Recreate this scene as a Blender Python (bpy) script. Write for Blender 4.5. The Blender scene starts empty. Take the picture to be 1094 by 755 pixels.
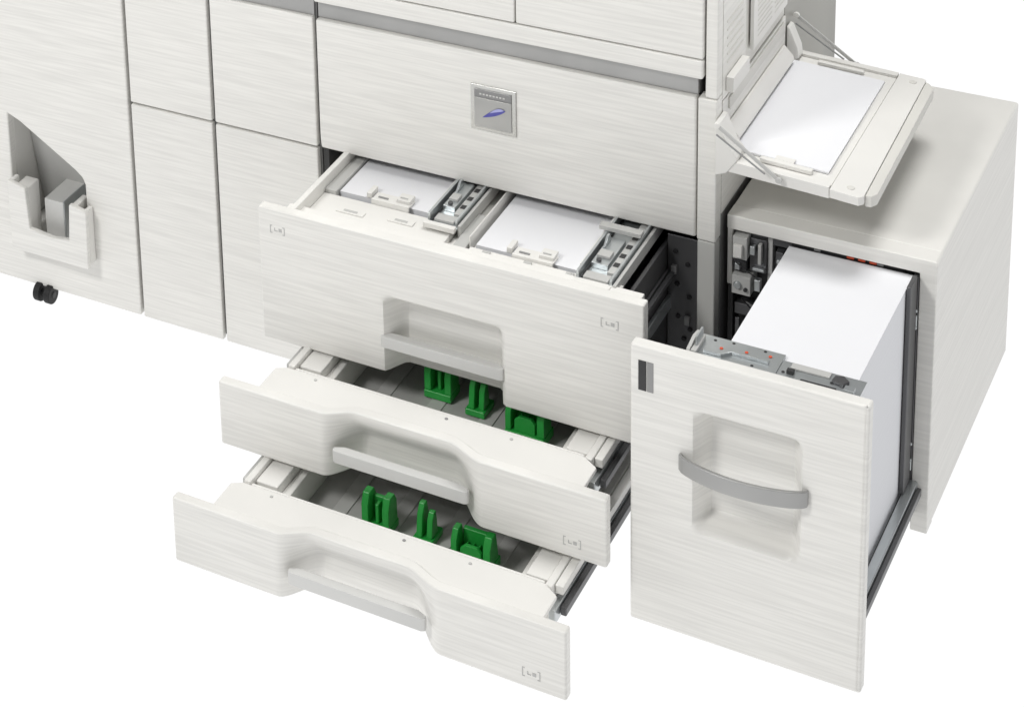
import bpy, bmesh, math
from mathutils import Vector, Matrix
scene=bpy.context.scene
COL=scene.collection
# ------------------------------------------------------------------ materials
def new_mat(name,base,rough=.5,metal=0.,streak=0.,bump=0.,spec=.5,vary=0.,emit=0.):
    m=bpy.data.materials.new(name);m.use_nodes=True
    nt=m.node_tree;p=nt.nodes['Principled BSDF'];L=nt.links
    p.inputs['Roughness'].default_value=rough;p.inputs['Metallic'].default_value=metal
    p.inputs['Specular IOR Level'].default_value=spec
    p.inputs['Base Color'].default_value=(*base,1)
    if emit: p.inputs['Emission Color'].default_value=(1,1,1,1);p.inputs['Emission Strength'].default_value=emit
    if streak or vary or bump:
        tc=nt.nodes.new('ShaderNodeTexCoord')
        mp=nt.nodes.new('ShaderNodeMapping');L.new(tc.outputs['Object'],mp.inputs['Vector'])
        mp.inputs['Scale'].default_value=(7,5,200) if streak else (6,6,6)
        mp.inputs['Rotation'].default_value=(0,math.radians(1.0) if streak else 0,0)
        n=nt.nodes.new('ShaderNodeTexNoise');n.inputs['Scale'].default_value=1.0;n.inputs['Detail'].default_value=3
        L.new(mp.outputs[0],n.inputs['Vector'])
        r=nt.nodes.new('ShaderNodeMapRange');L.new(n.outputs['Fac'],r.inputs['Value'])
        a=streak or vary
        r.inputs['From Min'].default_value=.35;r.inputs['From Max'].default_value=.65
        r.inputs['To Min'].default_value=1-a;r.inputs['To Max'].default_value=1+a*.35
        mx=nt.nodes.new('ShaderNodeVectorMath');mx.operation='SCALE'
        mx.inputs[0].default_value=base;L.new(r.outputs[0],mx.inputs['Scale'])
        L.new(mx.outputs[0],p.inputs['Base Color'])
        if bump:
            b=nt.nodes.new('ShaderNodeBump');b.inputs['Strength'].default_value=bump;b.inputs['Distance'].default_value=.0006
            L.new(n.outputs['Fac'],b.inputs['Height']);L.new(b.outputs[0],p.inputs['Normal'])
    return m
M={}
M['panel']=new_mat('streaked_white_panel',(.83,.82,.787),.38,streak=.085,bump=.2)
M['side']=new_mat('fine_streaked_side',(.82,.81,.775),.42,streak=.06,bump=.08)
M['white']=new_mat('white_plastic',(.81,.80,.77),.4,vary=.03)
M['warm']=new_mat('warm_white_plastic',(.71,.70,.66),.45,vary=.03)
M['post']=new_mat('grey_post_plastic',(.60,.60,.575),.45,vary=.03)
M['beige']=new_mat('grey_beige_plastic',(.40,.395,.365),.5,vary=.04)
M['grey']=new_mat('grey_plastic',(.30,.30,.30),.45,vary=.06)
M['strip']=new_mat('brushed_grey_strip',(.40,.40,.395),.38,metal=.35,vary=.12)
M['lgrey']=new_mat('light_grey_plastic',(.54,.54,.525),.45,vary=.06)
M['grip']=new_mat('pale_grey_grip',(.66,.66,.645),.4,vary=.04)
M['floor']=new_mat('tray_floor_plastic',(.45,.45,.435),.5,vary=.08)
M['dark']=new_mat('dark_plastic',(.035,.035,.037),.5,vary=.2)
M['black']=new_mat('black_rubber',(.008,.008,.009),.6)
M['steel']=new_mat('zinc_steel',(.60,.63,.64),.28,metal=.8,vary=.15)
M['dsteel']=new_mat('dark_steel',(.13,.13,.135),.4,metal=.6,vary=.15)
M['green']=new_mat('green_plastic',(.022,.35,.055),.30,vary=.15)
M['paper']=new_mat('copy_paper',(.83,.835,.86),.8,vary=.01,spec=.15)
M['red']=new_mat('red_plastic',(.70,.10,.04),.4)
M['badge']=new_mat('badge_metal',(.62,.62,.60),.25,metal=.75,vary=.12)
M['badge2']=new_mat('badge_face',(.46,.46,.45),.3,metal=.55,vary=.2)
M['badge3']=new_mat('badge_upper_band',(.30,.30,.30),.3,metal=.55,vary=.2)
M['purple']=new_mat('violet_print',(.09,.09,.38),.15)
M['lilac']=new_mat('lilac_highlight',(.42,.43,.76),.15)  # painted gloss highlight on the violet swoosh
M['ink']=new_mat('grey_print',(.50,.50,.49),.5)
M['inside']=new_mat('cavity_dark',(.05,.05,.05),.6,vary=.2)
M['ground']=new_mat('glowing_white_ground',(.05,.05,.05),.9,spec=0,emit=1.0)  # near-black base that glows white: keeps ground shadowless, lights from below
def paper_edge():
    m=new_mat('paper_stack_edge',(.84,.85,.87),.8,spec=.1)
    nt=m.node_tree;p=nt.nodes['Principled BSDF'];L=nt.links
    tc=nt.nodes.new('ShaderNodeTexCoord');mp=nt.nodes.new('ShaderNodeMapping');mp.inputs['Scale'].default_value=(.5,.5,420)
    n=nt.nodes.new('ShaderNodeTexNoise');n.inputs['Scale'].default_value=1;n.inputs['Detail'].default_value=2
    L.new(tc.outputs['Object'],mp.inputs[0]);L.new(mp.outputs[0],n.inputs['Vector'])
    cr=nt.nodes.new('ShaderNodeMapRange');L.new(n.outputs['Fac'],cr.inputs['Value']);cr.inputs['To Min'].default_value=.90;cr.inputs['To Max'].default_value=1.04
    mx=nt.nodes.new('ShaderNodeVectorMath');mx.operation='SCALE';mx.inputs[0].default_value=(.84,.85,.88)
    L.new(cr.outputs[0],mx.inputs['Scale']);L.new(mx.outputs[0],p.inputs['Base Color'])
    return m
M['edge']=paper_edge()
# ------------------------------------------------------------------ mesh builder
class MB:
    def __init__(s): s.v=[];s.f=[];s.m=[];s.mats=[]
    def mi(s,k):
        if k not in s.mats:s.mats.append(k)
        return s.mats.index(k)
    def add(s,vs,fs,k):
        o=len(s.v);s.v+=[tuple(a) for a in vs];i=s.mi(k)
        for f in fs:s.f.append([o+j for j in f]);s.m.append(i)
    def box(s,x0,x1,y0,y1,z0,z1,k='white'):
        vs=[(x,y,z) for z in (z0,z1) for y in (y0,y1) for x in (x0,x1)]
        s.add(vs,[(0,2,3,1),(4,5,7,6),(0,1,5,4),(2,6,7,3),(0,4,6,2),(1,3,7,5)],k);return s
    def prism(s,pts,ax,a,b,k='white'):
        n=len(pts)
        def mk(p,t):
            l=list(p);l.insert(ax,t);return tuple(l)
        vs=[mk(p,a) for p in pts]+[mk(p,b) for p in pts]
        s.add(vs,[tuple(range(n))[::-1],tuple(range(n,2*n))]+[(i,(i+1)%n,n+(i+1)%n,n+i) for i in range(n)],k);return s
    def cyl(s,c,r,h,ax=2,k='white',n=20):
        o=[i for i in range(3) if i!=ax]
        pts=[(c[o[0]]+r*math.cos(2*math.pi*i/n),c[o[1]]+r*math.sin(2*math.pi*i/n)) for i in range(n)]
        return s.prism(pts,ax,c[ax]-h/2,c[ax]+h/2,k)
    def beam(s,a,b,w,h,k='white',up=(0,0,1)):
        a=Vector(a);b=Vector(b);d=(b-a).normalized();u=Vector(up);sd=d.cross(u).normalized();u=sd.cross(d)
        vs=[p+sd*(w/2*i)+u*(h/2*j) for p in (a,b) for i,j in ((-1,-1),(1,-1),(1,1),(-1,1))]
        s.add(vs,[(0,1,2,3),(7,6,5,4),(0,4,5,1),(1,5,6,2),(2,6,7,3),(3,7,4,0)],k);return s
    def field(s,x0,x1,z0,z1,y0,th,fn,k='panel',nx=60,nz=24):
        vs=[]
        for side in (0,1):
            for j in range(nz+1):
                for i in range(nx+1):
                    x=x0+(x1-x0)*i/nx;z=z0+(z1-z0)*j/nz
                    vs.append((x,y0+th*side+fn(x,z),z))
        N=(nx+1)*(nz+1);I=lambda i,j,sd:sd*N+j*(nx+1)+i
        fs=[]
        for j in range(nz):
            for i in range(nx):
                fs.append((I(i,j,0),I(i+1,j,0),I(i+1,j+1,0),I(i,j+1,0)))
                fs.append((I(i,j+1,1),I(i+1,j+1,1),I(i+1,j,1),I(i,j,1)))
        for i in range(nx):
            fs.append((I(i,0,1),I(i+1,0,1),I(i+1,0,0),I(i,0,0)))
            fs.append((I(i,nz,0),I(i+1,nz,0),I(i+1,nz,1),I(i,nz,1)))
        for j in range(nz):
            fs.append((I(0,j,0),I(0,j+1,0),I(0,j+1,1),I(0,j,1)))
            fs.append((I(nx,j,1),I(nx,j+1,1),I(nx,j+1,0),I(nx,j,0)))
        s.add(vs,fs,k);return s
WL={}
def thing(name,loc,label,cat,group=None):
    o=bpy.data.objects.new(name,None);o.empty_display_size=.05;COL.objects.link(o);o.location=loc;WL[o.name]=Vector(loc)
    o['label']=label;o['category']=cat
    if group:o['group']=group
    return o
def build(mb,name,parent=None,bevel=.002,label=None,cat=None,seg=2):
    c=Vector([(min(v[i] for v in mb.v)+max(v[i] for v in mb.v))/2 for i in range(3)])
    me=bpy.data.meshes.new(name);me.from_pydata([tuple(Vector(v)-c) for v in mb.v],[],mb.f)
    for k in mb.mats:me.materials.append(M[k])
    for p,i in zip(me.polygons,mb.m):p.material_index=i;p.use_smooth=True
    bm=bmesh.new();bm.from_mesh(me);bmesh.ops.recalc_face_normals(bm,faces=bm.faces);bm.to_mesh(me);bm.free()
    me.set_sharp_from_angle(angle=math.radians(35))
    o=bpy.data.objects.new(name,me);COL.objects.link(o)
    if parent:
        o.parent=parent;o.location=c-WL[parent.name]
    else:o.location=c
    WL[o.name]=c
    if bevel:
        b=o.modifiers.new('bevel','BEVEL');b.width=bevel;b.segments=seg;b.limit_method='ANGLE';b.angle_limit=math.radians(50);b.harden_normals=True
    if label:o['label']=label
    if cat:o['category']=cat
    return o
def ss(a,b,x):
    t=max(0,min(1,(x-a)/(b-a)));return t*t*(3-2*t)
def S(x,a,b_,c,e):return ss(a,b_,x)*(1-ss(c,e,x))
W=.66
# ------------------------------------------------------------------ ground
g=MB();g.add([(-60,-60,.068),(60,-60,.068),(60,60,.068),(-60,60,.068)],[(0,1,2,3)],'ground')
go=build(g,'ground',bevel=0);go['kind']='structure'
# ------------------------------------------------------------------ finisher cabinet
fin=thing('finisher_cabinet',(-.65,.33,.105),'tall white finisher cabinet with a staple waste holder in its front','printer unit')
x0,x1=-.90,-.3925;zt=1.15;zb=.105
b=MB()
P=[(x0,zb),(x0,zt),(-.668,zt),(x1,zt),(x1,zb),(-.668,zb),(-.668,.215),(-.500,.215),(-.500,.360),(-.506,.374),(-.520,.386),(-.640,.462),(-.668,.474)]
n=len(P);vs=[(p[0],0,p[1]) for p in P]+[(p[0],.02,p[1]) for p in P]
LF=[0,1,2,12,6,5];RF=[2,3,4,5,6,7,8,9,10,11,12]
fs=[LF,RF,[i+n for i in LF[::-1]],[i+n for i in RF[::-1]]]
for i,j in [(0,1),(1,2),(2,3),(3,4),(4,5),(5,0),(6,7),(7,8),(8,9),(9,10),(10,11),(11,12),(12,6)]:fs.append([i,j,j+n,i+n])
b.add(vs,fs,'panel')
build(b,'front_skin',fin,.004,seg=3)
b=MB()
b.box(x0,-.669,.0205,.68,zb+.001,zt-.001,'white');b.box(-.49,x1-.001,.0205,.68,zb+.001,zt-.001,'white')
b.box(-.6685,-.4905,.0205,.68,.480,zt-.001,'white');b.box(-.6685,-.4905,.0205,.68,zb+.001,.213,'white')
b.prism([(.060,.4795),(.68,.4795),(.68,.2135),(.110,.2135)],0,-.6685,-.4905,'lgrey')
build(b,'cabinet_body',fin,.003)
b=MB()
b.prism([(-.658,.197),(-.658,.348),(-.618,.338),(-.613,.252),(-.562,.246),(-.524,.252),(-.519,.330),(-.481,.322),(-.484,.197)],1,-.034,-.022,'panel')
b.box(-.658,-.649,-.0215,-.001,.200,.346,'white')
b.box(-.493,-.484,-.0215,-.001,.200,.320,'white')
b.box(-.648,-.494,-.0215,.095,.200,.2132,'white')
b.box(-.648,-.618,-.0215,.02,.22,.334,'white');b.box(-.519,-.506,-.0215,.02,.22,.326,'white')
build(b,'waste_holder',fin,.003)
b=MB()
b.box(-.603,-.560,.010,.095,.2135,.300,'grip');b.box(-.5595,-.556,.008,.095,.2135,.304,'steel')
build(b,'staple_cartridge',fin,.002)
for xx in (-.622,-.598):
    c=MB();c.cyl((xx,.0,.093),.0195,.014,0,'black',24);c.cyl((xx,.0,.093),.007,.018,0,'dark',12)
    c.box(xx-.006,xx+.006,-.008,.02,.097,.108,'dark')
    build(c,'caster_wheel',fin,.002)
# ------------------------------------------------------------------ connecting cabinets
def cabinet(x0,x1,label,strip):
    t=thing('connecting_cabinet',((x0+x1)/2,.33,.105),label,'printer unit','narrow white cabinets in the printer row')
    b=MB();b.box(x0-.0005,x1+.0005,.014,.68,.110,1.15,'grey');build(b,'cabinet_frame',t,.001)
    xa,xb=x0+.002,x1-.002
    b=MB();b.box(xa,xb,0,.0135,.105,.5600,'panel');build(b,'lower_door',t,.003)
    b=MB();b.box(xa,xb,0,.0135,.5640,.817 if strip else 1.15,'panel');build(b,'upper_door',t,.003)
    if strip:
        b=MB();b.box(xa,xb,.008,.0135,.8175,.853,'strip');build(b,'grip_strip',t,.001)
        b=MB();b.box(xa,xb,0,.0135,.8535,1.15,'panel');build(b,'top_cover',t,.003)
    return t
cabinet(-.388,-.213,'narrow white streaked cabinet beside the finisher, doors shut',False)
cabinet(-.2105,-.0025,'white streaked cabinet beside the main printer, doors shut',True)
# ------------------------------------------------------------------ main printer
pr=thing('printer',(.35,.35,.09),'large white office printer with three open paper drawers and side tray','printer')
b=MB()
b.box(0.001,.012,.012,.70,.105,1.15,'inside')
b.box(.664,.676,.012,.70,.105,.545,'dsteel')
b.box(.013,.663,.66,.70,.105,.56,'inside')
b.box(.013,.663,.012,.66,.105,.12,'inside')
b.box(.013,.663,.022,.70,.565,1.15,'inside')
b.box(.013,.618,.25,.66,.326,.330,'dsteel')
build(b,'inner_frame',pr,.001)
b=MB();b.field(0.001,.6615,.5617,.8148,0,.02,lambda x,z:.004*ss(.585,.5617,z),'panel',4,16)
build(b,'front_door',pr,.004,'wide white streaked front door with square metal badge')
b=MB();b.box(.002,.6615,.010,.021,.8155,.849,'strip');build(b,'grip_strip',pr,.001)
b=MB();b.box(.001,.672,-.004,.021,.8495,.882,'panel')
b.box(.001,.3635,-.002,.021,.8835,1.15,'panel');b.box(.3655,.672,-.002,.021,.8835,1.15,'panel')
build(b,'upper_cover',pr,.003)
b=MB();b.box(.6640,.6925,.003,.03,.10,.559,'post');b.box(.6635,.6935,.001,.03,.5605,.8148,'side');b.box(.674,.6935,.004,.03,.8155,1.15,'side')
build(b,'corner_column',pr,.003)
b=MB();b.box(.612,.6625,.018,.022,.34,.548,'dsteel')
for (hx,hz) in ((.625,.52),(.645,.50),(.628,.46),(.648,.44),(.63,.40),(.65,.38),(.64,.36)):
    b.cyl((hx,.0165,hz),.004,.003,1,'black',12)
b.box(.620,.628,.010,.0175,.48,.495,'grey');b.box(.642,.650,.010,.0175,.39,.405,'grey')
build(b,'frame_plate',pr,.0008)
# badge
b=MB();b.box(.2855,.3645,-.003,.001,.673,.757,'badge');b.box(.2925,.3575,-.0050,-.0031,.680,.7345,'badge2');b.box(.2925,.3575,-.0048,-.0031,.735,.750,'badge3');build(b,'badge_plate',pr,.0012)
b=MB()
def arc(xa,xb,za,zc_,bow,w):
    top=[];bot=[]
    for i in range(25):
        u=i/24;x=xa+(xb-xa)*u;zc=za+(zc_-za)*u+bow*math.sin(math.pi*u);h=w*math.sin(math.pi*u)**.8*(.55+.45*u)
        top.append((x,zc+h));bot.append((x,zc-h*.7))
    return top+bot[::-1][1:-1]
b.prism(arc(.307,.347,.6990,.7185,.001,.0082),1,-.0062,-.0051,'purple')
b.prism(arc(.320,.345,.7100,.7200,.002,.0040),1,-.0070,-.0063,'lilac')
for i in range(8):b.box(.302+i*.0058,.3055+i*.0058,-.0054,-.0049,.7405,.7432,'grip')
build(b,'emblem',pr,0)
# right flank
b=MB();b.box(.6765,.694,.031,.375,.60,.800,'side')
b.box(.6765,.6935,.031,.150,.8025,1.15,'side');b.box(.6765,.6915,.1525,.375,.8025,1.15,'warm')
b.box(.6945,.7005,.170,.360,.83,1.15,'white')
b.box(.6765,.692,.3775,.705,.11,1.15,'beige')
b.box(.6765,.6925,.031,.375,.11,.597,'grey')
for i in range(14):
    b.box(.7006,.7012,.19,.27,.845+i*.009,.8475+i*.009,'warm');b.box(.7006,.7012,.285,.345,.845+i*.009,.8475+i*.009,'warm')
for i in range(6):
    b.box(.6936,.6945,.050,.135,.86+i*.014,.863+i*.014,'warm')
b.box(.6942,.706,.045,.13,.812,.838,'white')
b.box(.6942,.6965,.06,.36,.775,.795,'warm')
build(b,'side_panel',pr,.0025,'warm white side panels with vent slots')
# ---- bypass tray (fold-out, dropping slightly outward)
def tp(x,y,dz=0):
    return (x,y,.716-(x-.70)*.05+dz)
def slab(b,pts,z0,z1,k):
    n=len(pts);vs=[tp(x,y,z0) for x,y in pts]+[tp(x,y,z1) for x,y in pts]
    b.add(vs,[tuple(range(n))[::-1],tuple(range(n,2*n))]+[(i,(i+1)%n,n+(i+1)%n,n+i) for i in range(n)],k)
b=MB()
slab(b,[(.696,.004),(.696,.404),(.868,.404),(.868,.004)],-.012,0,'white')
slab(b,[(.8695,-.010),(.8695,.420),(.909,.420),(.912,.416),(.919,-.004),(.913,-.012)],-.012,.003,'white')
slab(b,[(.9195,.002),(.9125,.414),(.919,.410),(.928,.398),(.934,.016),(.928,.004)],-.018,.001,'warm')
slab(b,[(.696,-.008),(.696,.0035),(.8685,.0035),(.8685,-.008)],-.015,.005,'white')
slab(b,[(.696,.4045),(.696,.418),(.8685,.418),(.8685,.4045)],-.012,.005,'white')
slab(b,[(.72,.03),(.72,.38),(.895,.38),(.895,.03)],-.024,-.0125,'warm')
for (sx,sy) in ((.896,.010),(.895,.398)):b.cyl(tp(sx,sy,.0035),.006,.002,2,'warm',18)
tray=build(b,'bypass_tray',pr,.0022,'fold-out side tray holding a sheet of paper')
b=MB()
b.prism([(.6945,.726),(.6945,.752),(.698,.752),(.712,.735),(.714,.728),(.712,.7255)],1,.052,.362,'white')
b.prism([(.6945,.690),(.6945,.785),(.701,.782),(.716,.745),(.728,.728),(.728,.7215),(.712,.698)],1,-.010,.034,'white')
b.prism([(.6945,.705),(.6945,.778),(.700,.775),(.714,.740),(.716,.7225)],1,.380,.405,'white')
build(b,'tray_hinge',tray,.003)
b=MB();slab(b,[(.755,.020),(.755,.030),(.835,.030),(.835,.020)],.001,.008,'white');slab(b,[(.775,.0305),(.775,.044),(.805,.044),(.805,.0305)],.006,.008,'white');build(b,'width_guide',tray,.002)
b=MB();slab(b,[(.745,.384),(.745,.393),(.82,.393),(.82,.384)],.001,.008,'white');build(b,'width_guide',tray,.002)
for y,xe in ((-.015,.795),(.422,.800)):
    b=MB();a=(.699,y,.782);e=tp(xe,y,-.002);b.beam(a,e,.003,.006,'lgrey');b.cyl(a,.005,.006,1,'white',16);b.cyl(e,.005,.006,1,'lgrey',16)
    b.beam((.699,y-.004,.768),(xe-.02,y-.004,.717),.002,.003,'grey')
    build(b,'support_arm',tray,.0008)
pb=MB();slab(pb,[(.702,.0365),(.702,.377),(.856,.377),(.856,.0365)],.0012,.0045,'paper')
ps=build(pb,'paper_sheet',None,0,'thin pile of white paper on the fold-out side tray','paper')
# ---- size label printing
def label(x,z,w,h,y,parent):
    b=MB();t=.0012
    b.box(x,x+t,y-.0006,y-.0001,z,z+h,'ink');b.box(x+t,x+.004,y-.0006,y-.0001,z,z+t,'ink');b.box(x+t,x+.004,y-.0006,y-.0001,z+h-t,z+h,'ink')
    b.box(x+w-t,x+w,y-.0006,y-.0001,z,z+h,'ink');b.box(x+w-.004,x+w-t,y-.0006,y-.0001,z+h-t,z+h,'ink');b.box(x+w-.004,x+w-t,y-.0006,y-.0001,z,z+t,'ink')
    b.box(x+.008,x+.014,y-.0006,y-.0001,z+.005,z+.0062,'ink');b.box(x+.008,x+.0092,y-.0006,y-.0001,z+.0063,z+.011,'ink')
    b.box(x+.016,x+.0215,y-.0006,y-.0001,z+.005,z+.011,'ink')
    build(b,'size_label',parent,0)
# ---- large tandem drawer
d=-.241
b=MB()
b.box(.05,.60,-.165,.20,.355,.360,'lgrey')
b.box(.046,.056,-.215,.22,.340,.566,'white');b.box(.604,.611,-.205,.22,.340,.530,'dsteel')
b.box(.056,.604,-.172,-.165,.345,.530,'white')
b.box(.030,.640,-.2195,-.178,.535,.553,'white')
b.box(.0565,.300,-.1775,-.100,.520,.541,'white')
b.box(.345,.600,-.1775,-.158,.525,.545,'white')
b.box(.300,.3445,-.1775,.22,.345,.530,'white')
b.box(.0565,.078,-.0995,.22,.345,.548,'lgrey')
b.box(.6115,.618,-.205,.30,.41,.435,'steel');b.box(.6115,.616,-.205,.30,.47,.485,'dsteel');b.box(.6185,.626,-.19,.3,.475,.485,'dsteel')
b.box(.315,.337,-.172,-.05,.5305,.541,'lgrey');b.box(.3395,.3425,-.15,.1,.5305,.558,'white')
dr=build(b,'tandem_drawer',pr,.002,'open upper drawer with two side-by-side paper bays')
b=MB()
f1=lambda x,z:.043*S(x,.222,.250,.410,.434)*(1-ss(.442,.466,z))
b.field(0,W,.318,.572,d,.021,f1,'panel',100,50)
build(b,'drawer_front',dr,.003)
def grip(x0,x1,z0,z1,y,parent):
    b=MB()
    b.prism([(x0,y-.0006),(x0+.006,y-.004),(x1-.006,y-.004),(x1,y-.0006),(x1,y+.006),(x1-.016,y+.014),(x0+.016,y+.014),(x0,y+.006)],2,z0,z1,'grip')
    b.box(x0+.02,x1-.02,y+.0145,y+.020,z0+.003,z1-.006,'lgrey')
    return build(b,'handle',parent,.0018)
grip(.219,.432,.366,.388,d,dr)
label(.022,.527,.027,.015,d,dr);label(.592,.516,.028,.016,d,dr)
def bay(x0,x1,yf,w):
    b=MB();q=x1+w
    b.box(x1+.002,x1+.006,yf,.20,.47,.560,'white')
    b.box(x1+.0065,q,yf-.034,.20,.546,.550,'steel')
    b.box(x1+.0065,x1+.011,yf-.030,.19,.5502,.565,'steel');b.box(q-.0055,q-.0015,yf-.030,.19,.5502,.563,'steel')
    b.box(x1+.012,x1+.015,yf-.03,.19,.5502,.552,'dark')
    b.box(q+.0005,q+.006,yf-.034,.20,.535,.556,'lgrey')
    b.box(q-.020,q-.007,yf+.00,.17,.5502,.556,'lgrey')
    for i in range(4):b.box(q-.018,q-.009,yf+.02+i*.03,yf+.032+i*.03,.5562,.5575,'dark')
    b.box(x1+.016,q-.023,yf+.012,yf+.098,.5502,.560,'steel');b.box(x1+.019,q-.026,yf+.030,yf+.050,.5602,.565,'lgrey')
    b.box(x1+.016,q-.010,yf-.026,yf-.006,.5502,.555,'lgrey')
    b.prism([(yf+.06,.5605),(yf+.09,.5605),(yf+.085,.574),(yf+.077,.574)],0,x1+.018,x1+.022,'steel')
    b.box(x1-.004,q-.001,yf+.104,yf+.120,.5655,.573,'lgrey')
    b.box(x1+.004,q-.001,yf-.046,yf-.035,.546,.555,'white')
    b.cyl((x1+.026,yf+.020,.562),.004,.005,2,'dsteel',14)
    build(b,'end_guide',dr,.0007)
    b=MB();xc=(x0+x1)/2+.01
    b.box(xc-.032,xc+.036,yf-.007,yf-.002,.53,.550,'white');b.box(xc-.032,xc+.036,yf-.0015,yf+.022,.5445,.548,'white')
    b.box(xc-.044,xc-.035,yf+.002,yf+.030,.5445,.554,'white');b.box(xc+.010,xc+.034,yf+.004,yf+.028,.5482,.554,'white')
    b.box(xc-.024,xc-.006,yf+.004,yf+.008,.5482,.550,'grey');b.box(xc+.014,xc+.028,yf+.010,yf+.013,.5542,.5555,'lgrey')
    build(b,'front_stop',dr,.001)
bay(.080,.249,-.092,.060);bay(.350,.524,-.150,.066)
def clip(x,w,y,dep,z,h,kk):
    b=MB();b.box(x,x+w,y,y+dep,z,z+h,kk);b.box(x+w*.25,x+w*.75,y+dep*.3,y+dep*.7,z+h,z+h+.001,'lgrey')
    build(b,'latch_clip',dr,.0008)
for (x,w,y,h,kk) in ((.10,.05,-.150,.002,'white'),(.19,.045,-.140,.002,'white')):
    clip(x,w,y,.014,.5412,h,kk)
for x in (.37,.44,.51):clip(x,.013,-.1765,.011,.5452,.004,'lgrey')
for (x0,x1,y0) in ((.080,.2505,-.088),(.350,.5255,-.146)):
    pb=MB();pb.box(x0,x1,y0,.19,.362,.541,'edge');pb.box(x0,x1,y0,.19,.5412,.543,'paper')
    o=build(pb,'paper_stack',None,0,'white paper stack filling a bay of the open upper drawer','paper');o['group']='paper stacks in the drawers'
# ---- shallow drawers
def shallow(y0,z0,z1,lab,guides):
    fl=z1-.085
    top=z1-.010;yc=y0+.104;yb=.12
    sx=lambda x:S(x,.186,.240,.392,.462)
    fn=lambda x,z:sx(x)*(.026+.034*(1-ss(z0+.060,z1-.008,z)))
    b=MB()
    b.box(.090,.600,yc,yb,fl-.006,fl,'floor')
    b.box(.078,.090,yc,yb,fl,top+.004,'white');b.box(.588,.600,yc,yb,fl,top-.004,'white')
    xs=[.060+i*(.615-.060)/60 for i in range(61)]
    b.prism([(x,y0+.0205+.034*sx(x)) for x in xs]+[(.615,yc-.020),(.590,yc-.001),(.078,yc-.001),(.060,yc-.012)],2,top-.008,top,'white')
    b.prism([(yc,fl),(yc,top-.001),(yc+.006,top-.001),(yc+.016,fl)],0,.0905,.5875,'white')
    b.box(.0905,.130,yc+.017,yb,fl,top-.004,'white');b.box(.1305,.146,yc+.017,yb,fl,top-.022,'white')
    b.box(.552,.5875,yc+.017,yb,fl,top-.008,'white');b.box(.538,.5515,yc+.017,yb,fl,top-.026,'white')
    b.box(.601,.612,yc-.02,yb+.1,top-.055,top-.030,'steel');b.box(.6125,.622,yc,yb+.1,top-.050,top-.035,'dsteel')
    b.box(.6005,.614,yc+.01,yb,top-.022,top-.006,'white')
    b.box(.064,.0775,yc+.02,yb,top-.03,top-.010,'lgrey')
    t=build(b,'paper_drawer',pr,.002,lab)
    b=MB()
    for i in range(4):b.box(.19+i*.09,.215+i*.09,yc+.06,yb,fl+.0005,fl+.002,'lgrey')
    b.box(.165,.52,yc+.045,yc+.050,fl+.0005,fl+.006,'lgrey')
    for x in (.135,.475):b.cyl((x,yc-.014,top+.0005),.0028,.002,2,'lgrey',12)
    b.cyl((.365,yc-.012,top+.0005),.0028,.002,2,'grey',12)
    build(b,'floor_ribs',t,.0006)
    b=MB();b.field(0,W,z0,z1,y0,.020,fn,'panel',120,16);build(b,'drawer_front',t,.004,seg=3)
    grip(.206,.438,z0+.036,z0+.060,y0,t)
    label(.592,z0+.020,.028,.016,y0,t)
    for (x,y,kind) in guides:
        b=MB();h=fl+.003
        if kind==0:
            b.box(x-.024,x+.024,y,y+.042,h,h+.014,'green')
            for xx in (-.024,.012):b.prism([(y+.002,h+.014),(y+.002,h+.048),(y+.010,h+.068),(y+.028,h+.068),(y+.036,h+.054),(y+.038,h+.014)],0,x+xx,x+xx+.012,'green')
            b.box(x-.0115,x+.0115,y+.024,y+.032,h+.014,h+.056,'green');b.box(x-.003,x+.003,y+.010,y+.0235,h+.014,h+.050,'green')
        elif kind==1:
            b.box(x-.017,x+.017,y,y+.045,h,h+.012,'green')
            b.prism([(y+.002,h+.012),(y+.008,h+.052),(y+.018,h+.068),(y+.028,h+.068),(y+.036,h+.034),(y+.043,h+.012)],0,x-.012,x-.002,'green')
            b.prism([(y+.006,h+.012),(y+.010,h+.044),(y+.018,h+.056),(y+.026,h+.056),(y+.032,h+.012)],0,x+.004,x+.014,'green')
        else:
            b.box(x-.035,x+.032,y,y+.045,h,h+.016,'green')
            b.prism([(y+.004,h+.016),(y+.004,h+.047),(y+.014,h+.064),(y+.030,h+.064),(y+.040,h+.016)],0,x-.035,x-.025,'green')
            b.box(x-.0245,x+.018,y+.030,y+.039,h+.016,h+.057,'green')
            b.prism([(y+.004,h+.016),(y+.004,h+.047),(y+.014,h+.066),(y+.030,h+.066),(y+.040,h+.016)],0,x+.0185,x+.031,'green')
            b.prism([(x-.02,h+.016),(x-.02,h+.036),(x-.012,h+.044),(x+.008,h+.044),(x+.015,h+.036),(x+.015,h+.016)],1,y+.006,y+.013,'green')
            for q in (-.016,-.006,.004):b.box(x+q,x+q+.003,y+.0135,y+.0295,h+.016,h+.036,'green')
        build(b,'paper_guide',t,.0018)
    return t
shallow(-.409,.2068,.329,'open middle drawer with green paper guides',[(.290,-.180,0),(.362,-.195,1),(.460,-.225,2)])
shallow(-.582,.090,.2125,'open bottom drawer with green paper guides',[(.278,-.412,0),(.356,-.402,1),(.448,-.427,2)])
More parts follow.
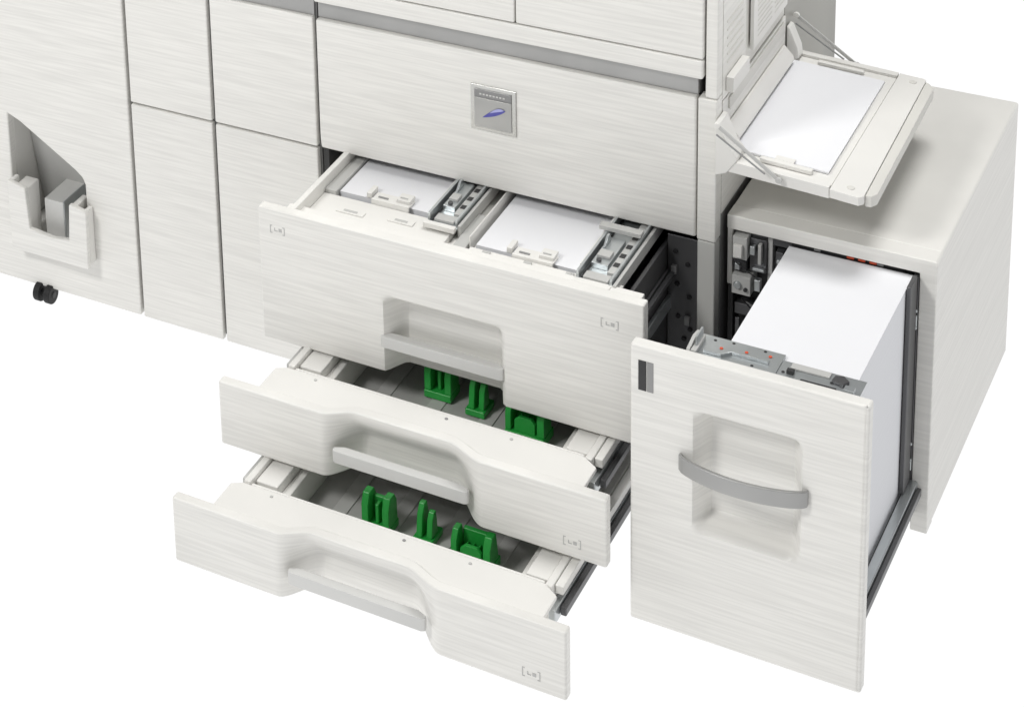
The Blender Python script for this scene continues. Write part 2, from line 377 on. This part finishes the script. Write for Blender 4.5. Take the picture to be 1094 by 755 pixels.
# ------------------------------------------------------------------ large capacity feeder
lf=thing('large_paper_feeder',(.86,.33,.107),'white side paper feeder with its tall drawer pulled out','printer unit')
b=MB();yf=.04;yr=.616
def prof(o,r):
    pts=[(.7015,.573),(.7015,.5986+o)]
    for i in range(7):
        t=math.pi/2*(1-i/6);pts.append((1.0205+o-r+r*math.cos(t),.5986+o-r+r*math.sin(t)))
    return pts+[(1.0205+o,.107),(.995,.107),(.995,.573)]
b.prism(prof(-.0012,.004),1,yf+.0335,yr,'side')
b.prism(prof(0,.005),1,yf-.004,yf+.0325,'side')
build(b,'housing',lf,.002,seg=3)
b=MB();b.box(.7015,.712,.07,yr-.002,.107,.572,'dark');b.box(.7125,.994,yr-.02,yr-.002,.107,.572,'inside')
b.box(.7125,.994,yf+.02,yr-.021,.107,.12,'inside')
b.box(.985,.9945,yf+.004,yr-.03,.13,.565,'dark')
b.box(.7125,.98,yf+.012,yf+.020,.552,.5725,'dsteel');b.box(.80,.97,yf+.006,yf+.0115,.562,.5725,'dark')
for x in (.835,.93):b.box(x,x+.010,yf+.004,yf+.0058,.564,.569,'grey')
for x in (.885,.902,.919):b.box(x,x+.011,yf+.003,yf+.0058,.565,.5715,'red')
build(b,'inner_frame',lf,.001)
b=MB()
b.box(.7015,.709,.040,.069,.47,.572,'white');b.box(.7015,.710,.045,.069,.25,.469,'dark')  # lower dark piece: the gap's darkness is put into its colour
b.box(.7105,.800,.068,.10,.25,.572,'dark')
b.box(.7125,.735,.030,.067,.525,.565,'lgrey');b.box(.7355,.762,.045,.067,.50,.560,'dsteel');b.box(.7125,.742,.028,.067,.462,.496,'lgrey')
b.box(.7625,.770,.05,.067,.47,.565,'lgrey');b.box(.776,.788,.045,.067,.47,.545,'dsteel')
b.box(.716,.729,.022,.0295,.532,.553,'white');b.box(.7125,.750,.045,.067,.415,.435,'dsteel')
b.box(.748,.757,.028,.0395,.475,.495,'steel');b.box(.738,.746,.035,.0445,.535,.55,'steel');b.box(.751,.756,.035,.0445,.52,.556,'lgrey')
b.box(.7125,.733,.036,.067,.500,.521,'dark');b.box(.716,.724,.030,.0355,.505,.516,'steel');b.box(.742,.760,.038,.0445,.505,.510,'steel')
b.cyl((.722,.026,.480),.006,.006,1,'steel',14);b.cyl((.735,.026,.474),.003,.006,1,'dark',12);b.cyl((.782,.043,.53),.004,.006,1,'steel',12);b.cyl((.782,.043,.49),.003,.006,1,'grey',12)
b.beam((.720,.024,.522),(.750,.028,.50),.002,.002,'dark');b.beam((.735,.03,.450),(.758,.04,.432),.002,.002,'grey');b.beam((.728,.03,.455),(.748,.04,.425),.002,.002,'black')
b.box(.765,.80,.055,.0675,.43,.445,'dsteel');b.box(.715,.722,.040,.0445,.35,.41,'dsteel');b.box(.73,.745,.05,.0675,.33,.39,'dsteel')
build(b,'docking_connector',lf,.0009)
b=MB()
b.box(.985,.9945,yf-.010,yf-.0045,.48,.50,'steel');b.box(.985,.9945,yf-.010,yf-.0045,.22,.24,'steel')
b.box(.988,.9945,yf-.0043,yf+.0035,.12,.565,'dsteel')
for z in (.24,.27,.48,.51):b.cyl((.9925,yf-.011,z),.003,.003,1,'steel',10)
build(b,'door_catch',lf,.001)
dy=-.369
b=MB()
b.box(.735,.985,-.33,.035,.165,.185,'dsteel')
b.box(.990,1.0045,-.345,.30,.175,.200,'steel');b.box(1.005,1.012,-.345,.03,.180,.194,'dsteel');b.box(.996,1.000,-.345,.20,.14,.1745,'dark')
b.box(.700,.712,-.345,.30,.175,.205,'steel')
b.box(.9865,.9935,-.01,.03,.201,.572,'dsteel')
b.box(.760,.788,-.335,.03,.186,.45,'dark')
b.box(.735,.759,-.335,-.30,.186,.50,'dsteel')
ld=build(b,'feeder_drawer',lf,.0015,'tall pulled-out drawer filled with a deep paper stack')
b=MB();fn=lambda x,z:.040*S(x,.774,.795,.912,.935)*ss(.290,.313,z)*(1-ss(.482,.503,z))
b.field(.682,1.023,.100,.5876,dy,.023,fn,'panel',80,110);build(b,'drawer_front',ld,.005,seg=3)
b=MB()
b.box(.6945,.7065,dy-.001,dy+.0035,.512,.563,'dark');b.box(.7075,.717,dy-.001,dy+.0035,.512,.563,'grey')
build(b,'indicator_window',ld,.0006)
b=MB();b.field(.757,.943,.396,.424,dy-.006,.007,lambda x,z:-.026*math.sin(math.pi*min(1,max(0,(x-.757)/.186)))**.6,'strip',36,2)
build(b,'handle',ld,.002,'arched grey grip across the recess')
b=MB()
b.box(.750,.880,-.3455,-.268,.5665,.5695,'steel');b.box(.8805,.998,-.3455,-.282,.5665,.569,'steel')
b.box(.775,.865,-.3455,-.342,.5697,.576,'steel')
b.prism([(-.335,.570),(-.270,.570),(-.278,.580),(-.30,.584),(-.33,.578)],0,.753,.758,'lgrey')
b.box(.759,.767,-.330,-.282,.570,.577,'lgrey');b.box(.7615,.7645,-.315,-.285,.5772,.592,'steel')
b.prism([(.774,-.318),(.800,-.318),(.812,-.305),(.865,-.305),(.865,-.300),(.809,-.300),(.796,-.312),(.774,-.312)],2,.5697,.575,'steel')
b.box(.895,.950,-.300,-.286,.5692,.572,'lgrey');b.box(.915,.965,-.330,-.320,.5692,.571,'dark')
for x,y in ((.794,-.295),(.829,-.289),(.862,-.284)):b.cyl((x,y,.5702),.0026,.0012,2,'red',14)
for x,y in ((.780,-.278),(.806,-.274),(.82,-.330),(.845,-.318),(.852,-.274),(.888,-.312),(.90,-.306),(.955,-.308)):b.cyl((x,y,.5698),.0024,.0008,2,'dark',12)
b.prism([(.955,-.308),(.972,-.313),(.978,-.301),(.968,-.291),(.957,-.295)],2,.5692,.575,'dsteel')
b.box(.978,.992,-.335,-.322,.5692,.582,'steel');b.box(.893,.903,-.314,-.306,.5692,.575,'dark')
b.box(.750,.760,-.345,-.27,.50,.566,'steel');b.box(.750,.998,-.3455,-.342,.54,.566,'steel')
build(b,'stack_bracket',ld,.0007)
pb=MB();pb.box(.798,.985,-.300,.040,.186,.5625,'edge');pb.box(.798,.985,-.300,.040,.5627,.5645,'paper')
o=build(pb,'paper_stack',None,0,'tall stack of white paper in the pulled-out side feeder','paper');o['group']='paper stacks in the drawers'
# ------------------------------------------------------------------ camera
rows=[Vector((.80644,.58445,-.08985)),Vector((.09739,-.28114,-.95471)),Vector((-.58324,.76117,-.28364))]
cam=bpy.data.cameras.new('camera');co=bpy.data.objects.new('camera',cam);COL.objects.link(co);scene.camera=co
X,Y,Z=rows[0],-rows[1],-rows[2]
co.matrix_world=Matrix(((X.x,Y.x,Z.x,1.7439),(X.y,Y.y,Z.y,-3.4842),(X.z,Y.z,Z.z,2.7110),(0,0,0,1)))
cam.sensor_fit='HORIZONTAL';cam.sensor_width=36;cam.lens=36*2567.694/1094
cam.shift_x=(547+152.342)/1094;cam.shift_y=-(377.5+382.825)/1094
cam.clip_end=300;cam.clip_start=.05
# ------------------------------------------------------------------ light
w=bpy.data.worlds.new('World');scene.world=w;w.use_nodes=True;nt=w.node_tree
bg=nt.nodes['Background'];tc=nt.nodes.new('ShaderNodeTexCoord');sx=nt.nodes.new('ShaderNodeSeparateXYZ');mr=nt.nodes.new('ShaderNodeMapRange')
nt.links.new(tc.outputs['Generated'],sx.inputs[0]);nt.links.new(sx.outputs['Z'],mr.inputs['Value'])
mr.inputs['From Min'].default_value=0;mr.inputs['From Max'].default_value=.25;mr.inputs['To Min'].default_value=1;mr.inputs['To Max'].default_value=.24
nt.links.new(mr.outputs[0],bg.inputs['Strength']);bg.inputs['Color'].default_value=(1,1,1,1)
def area(loc,tgt,size,power,col=(1,1,1)):
    l=bpy.data.lights.new('softbox','AREA');l.shape='SQUARE';l.size=size;l.energy=power;l.color=col
    o=bpy.data.objects.new('softbox',l);COL.objects.link(o);o.location=loc
    o.rotation_euler=(Vector(tgt)-Vector(loc)).to_track_quat('-Z','Y').to_euler()
area((-1.4,-3.6,4.2),(.3,0,.3),1.0,118,(1,.993,.975))
area((1.2,.3,4.4),(.6,.1,.5),1.4,92,(1,.994,.98))
scene.view_settings.view_transform='Standard';scene.view_settings.look='None';scene.view_settings.exposure=0
